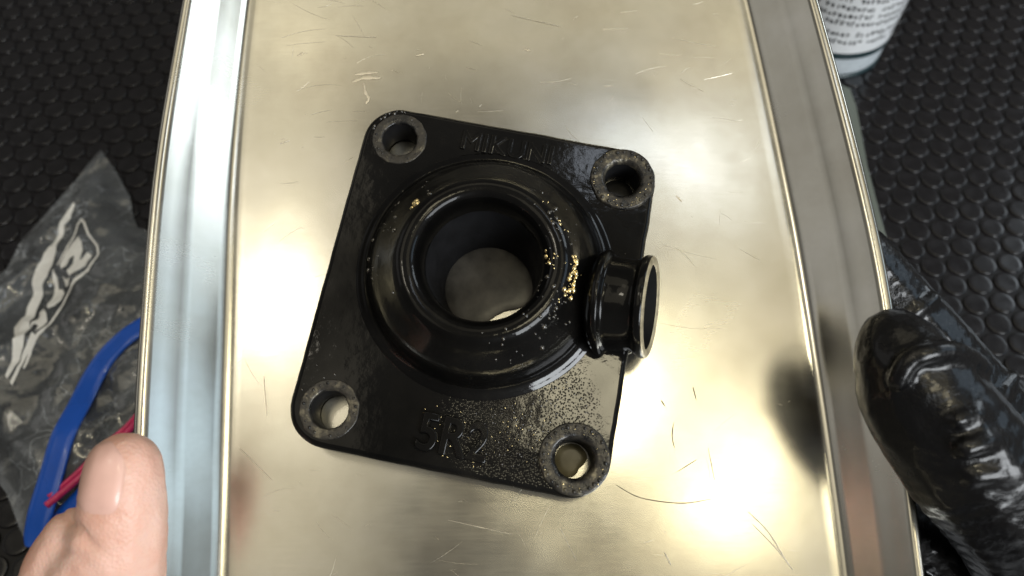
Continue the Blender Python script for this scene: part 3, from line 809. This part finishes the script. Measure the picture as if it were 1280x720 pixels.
def build_left_hand():
    root = empty('person', Matrix.Translation(deep(60, 900, 190)*MM))
    tag(root, 'bare left hand with its thumb over the left rim of the tray', 'hand')
    inv = root.matrix_world.translation / MM
    D = 136
    thumb = [(deep(156, 585, D), 6.6), (deep(154, 612, D), 7.3), (deep(153, 645, D+1), 7.9), (deep(143, 690, D+3), 9.2), (deep(127, 735, D+7), 11.4), (deep(105, 800, D+14), 12.5), (deep(70, 900, D+28), 14), (deep(30, 1010, D+48), 17)]
    balls = chain(thumb)
    # knuckle fold left of the joint
    balls += chain([(deep(96, 672, D+4), 6.0), (deep(80, 715, D+7), 7.5), (deep(70, 770, D+14), 9)])
    # palm outside the tray, the four fingers curl in under its floor
    pal = thumb[-1][0]
    knuck = []
    for k in range(4):
        knuck.append(tray_pt(-96 + 3*k, -78 - 20*k, -24 - 3*k))
    wrist = tray_pt(-118, -175, -40)
    for k, kn in enumerate(knuck):
        balls += chain([(wrist, 20), (wrist.lerp(kn, .5), 14), (kn, 10.5)])
        L = (1.0, 1.1, 1.0, .8)[k]
        r = (8.6, 8.8, 8.4, 7.4)[k]
        a = kn; b_ = tray_pt(-96 + 3*k + 36*L, -74 - 20*k, -15 - r*.6); c_ = tray_pt(-96 + 3*k + 56*L, -74 - 20*k, -r - 2.2); d_ = tray_pt(-96 + 3*k + 72*L, -75 - 20*k, -r - 1.4)
        balls += chain([(a, 10.5), (b_, r + .6), (c_, r), (d_, r*.82)])
    balls += chain([(pal, 17), (wrist, 21)])
    balls += chain([(wrist, 21), (tray_pt(-150, -255, -70), 26)])
    balls += chain([(knuck[0], 10.5), (knuck[3], 10)])
    balls = [(p - inv, r) for p, r in balls]
    def disp(p, n):
        q = p + inv
        x, y, z = to_px(q)
        d = 0
        # creases behind the nail and over the joint
        for (cx, cy, ax, ay, w_, dep) in ((92, 655, .75, -.66, 5, .9), (108, 676, .6, -.8, 6, .55), (84, 690, .5, -.87, 6, .5), (125, 640, .2, -1, 6, .35)):
            along = (x-cx)*ax + (y-cy)*ay; across = -(x-cx)*ay + (y-cy)*ax
            d -= dep*math.exp(-(along/w_)**2 - (across/26)**2)
        return d + .12*noise.noise(p*.35)
    body = remesh_body('hand', balls, .75, SKIN, root, 10, disp)
    # nail on the side of the thumb that faces up and left
    NAIL = simple('thumb_nail', (.78, .48, .40), .30, coat=.25, var=.06, vscale=150, bmp=.05)
    a0 = deep(160, 557, D); a1 = deep(152, 622, D+1); ax = (a0 - a1).normalized()
    tocam = (CAM - a0).normalized(); left = Vector((-1, 0, 0))
    nn = (tocam*.78 + left*.66); nn = (nn - ax*nn.dot(ax)).normalized(); sd = ax.cross(nn).normalized()
    from mathutils.bvhtree import BVHTree
    bv = BVHTree.FromPolygons([v.co/MM for v in body.data.vertices], [tuple(p.vertices) for p in body.data.polygons])
    V = []; F = []; na = 16; nb = 14
    for lay in (0, 1):
        for i in range(na+1):
            s = i/na                                   # 0 root .. 1 free edge
            for k in range(nb+1):
                t = -1 + 2*k/nb
                wdt = (1 - .22*(1-min(1, s/.3))**2) * (1 - .18*max(0, (s-.75)/.25)**2)
                p = a1.lerp(a0, s - .13*(1-s)*(1-t*t) + .14*s*(1-t*t))
                dr = nn*math.cos(t*wdt*rad(56)) + sd*math.sin(t*wdt*rad(56))
                hit = bv.ray_cast(p + dr*25 - inv, -dr)[0]
                if hit is None: hit = p + dr*6.5 - inv
                edge = min(1, s/.12, (1-abs(t))/.10 + .15)
                V.append(hit + dr*(-.22 + .34*edge + .10*s - lay*.9))
    o_ = (na+1)*(nb+1)
    for i in range(na):
        for k in range(nb):
            a = i*(nb+1)+k; F.append((a, a+1, a+nb+2, a+nb+1)); F.append((o_+a, o_+a+nb+1, o_+a+nb+2, o_+a+1))
    for i in range(na):
        for k in (0, nb):
            a = i*(nb+1)+k; F.append((a, a+nb+1, o_+a+nb+1, o_+a))
    for k in range(nb):
        for i in (0, na):
            a = i*(nb+1)+k; F.append((a, a+1, o_+a+1, o_+a))
    mesh_obj('nail', V, F, NAIL, body)
build_left_hand()

# ------------------------------------------------------------------ gloved right hand
def glove_mat():
    m, nt, b = new_mat('wet_black_glove'); v = coords(nt)
    b.inputs['Base Color'].default_value = (.004, .004, .0045, 1)
    b.inputs['Coat Weight'].default_value = .45; b.inputs['Coat Roughness'].default_value = .11
    nt.links.new(ramp(nt, noise_tex(nt, v, 60, 3), [(.35, grey(.20)), (.7, grey(.36))]), b.inputs['Roughness'])
    b.inputs['Specular IOR Level'].default_value = .22
    n1 = bump(nt, noise_tex(nt, v, 130, 3, .5), .14, .0014)
    n2 = bump(nt, noise_tex(nt, v, 700, 4, .6), .5, .0006, n1)
    nt.links.new(n2, b.inputs['Normal']); nt.links.new(bump(nt, noise_tex(nt, v, 420, 3, .5), .16, .0005, n1), b.inputs['Coat Normal']); return m
def build_right_hand():
    root = empty('person', Matrix.Translation(deep(1330, 800, 200)*MM))
    tag(root, 'right hand in a wet black rubber glove gripping the right side of the tray', 'gloved hand')
    inv = root.matrix_world.translation / MM
    D = 140
    th = [(deep(1118, 428, D+1), 6.6), (deep(1130, 455, D), 8.8), (deep(1150, 495, D), 10.8), (deep(1176, 532, D), 11.8), (deep(1214, 580, D+1), 12.4), (deep(1265, 640, D+6), 13.0), (deep(1330, 740, D+22), 15), (deep(1390, 850, D+45), 18)]
    balls = chain(th)
    DI = 187
    ix = [(deep(1010, 262, DI-2), 7.4), (deep(1050, 305, DI), 8.8), (deep(1085, 345, DI+1), 9.6), (deep(1122, 392, DI+2), 10.4), (deep(1165, 440, DI+2), 10.6), (deep(1228, 516, DI+3), 11.2), (deep(1290, 600, DI+4), 12.4), (deep(1380, 760, DI), 17)]
    balls += chain(ix)
    # remaining fingers lie under the tray, next to the index finger
    for k in range(1, 4):
        y = 2 - 20*k
        balls += chain([(tray_pt(52, y + 4, -9.2), 7.2), (tray_pt(66, y, -11.5), 8.8), (tray_pt(84, y - 10, -18), 9.8), (ix[6][0] + Vector((-2*k, -14*k, -6*k)), 12), (ix[7][0] + Vector((0, -8*k, -4*k)), 15)])
    balls += chain([(th[-1][0], 18), (ix[7][0], 17)])
    balls += chain([(th[-1][0], 18), (deep(1500, 980, D+70), 27)])
    balls += chain([(ix[7][0], 17), (deep(1500, 980, D+70), 27)])
    # folds of the loose rubber
    def fold(pts, r, base):
        q = []
        for x, y, dz in pts: q.append((deep(x, y, base + dz), r))
        return chain(q, .35)
    balls += fold([(1122, 474, -8.5), (1135, 452, -9.3), (1160, 441, -9.8), (1192, 439, -8.0), (1216, 450, -4.5), (1228, 462, -1.5)], 1.9, D)
    balls += fold([(1206, 560, -11.8), (1230, 552, -11.2), (1262, 548, -7.5), (1280, 545, -3)], 1.9, D)
    balls += fold([(1215, 592, -11.8), (1245, 590, -11.5), (1285, 580, -8)], 2.2, D+2)
    balls += fold([(1196, 525, -11.2), (1222, 516, -10), (1246, 512, -6)], 1.5, D)
    balls += fold([(1128, 402, -8.6), (1150, 385, -9.4), (1168, 372, -7.4)], 1.7, DI+2)
    balls += fold([(1112, 372, -7.8), (1136, 350, -7.2)], 1.4, DI+2)
    balls += fold([(1232, 520, -9.6), (1252, 492, -9.4), (1266, 470, -6)], 1.8, DI+3)
    balls = [(p - inv, r) for p, r in balls]
    def disp(p, n): return .10*(1 - 2*abs(noise.noise(p*.14))) + .10*noise.noise(p*.4) + .07*noise.noise(p*1.0)
    remesh_body('glove', balls, .75, glove_mat(), root, 4, disp)
build_right_hand()
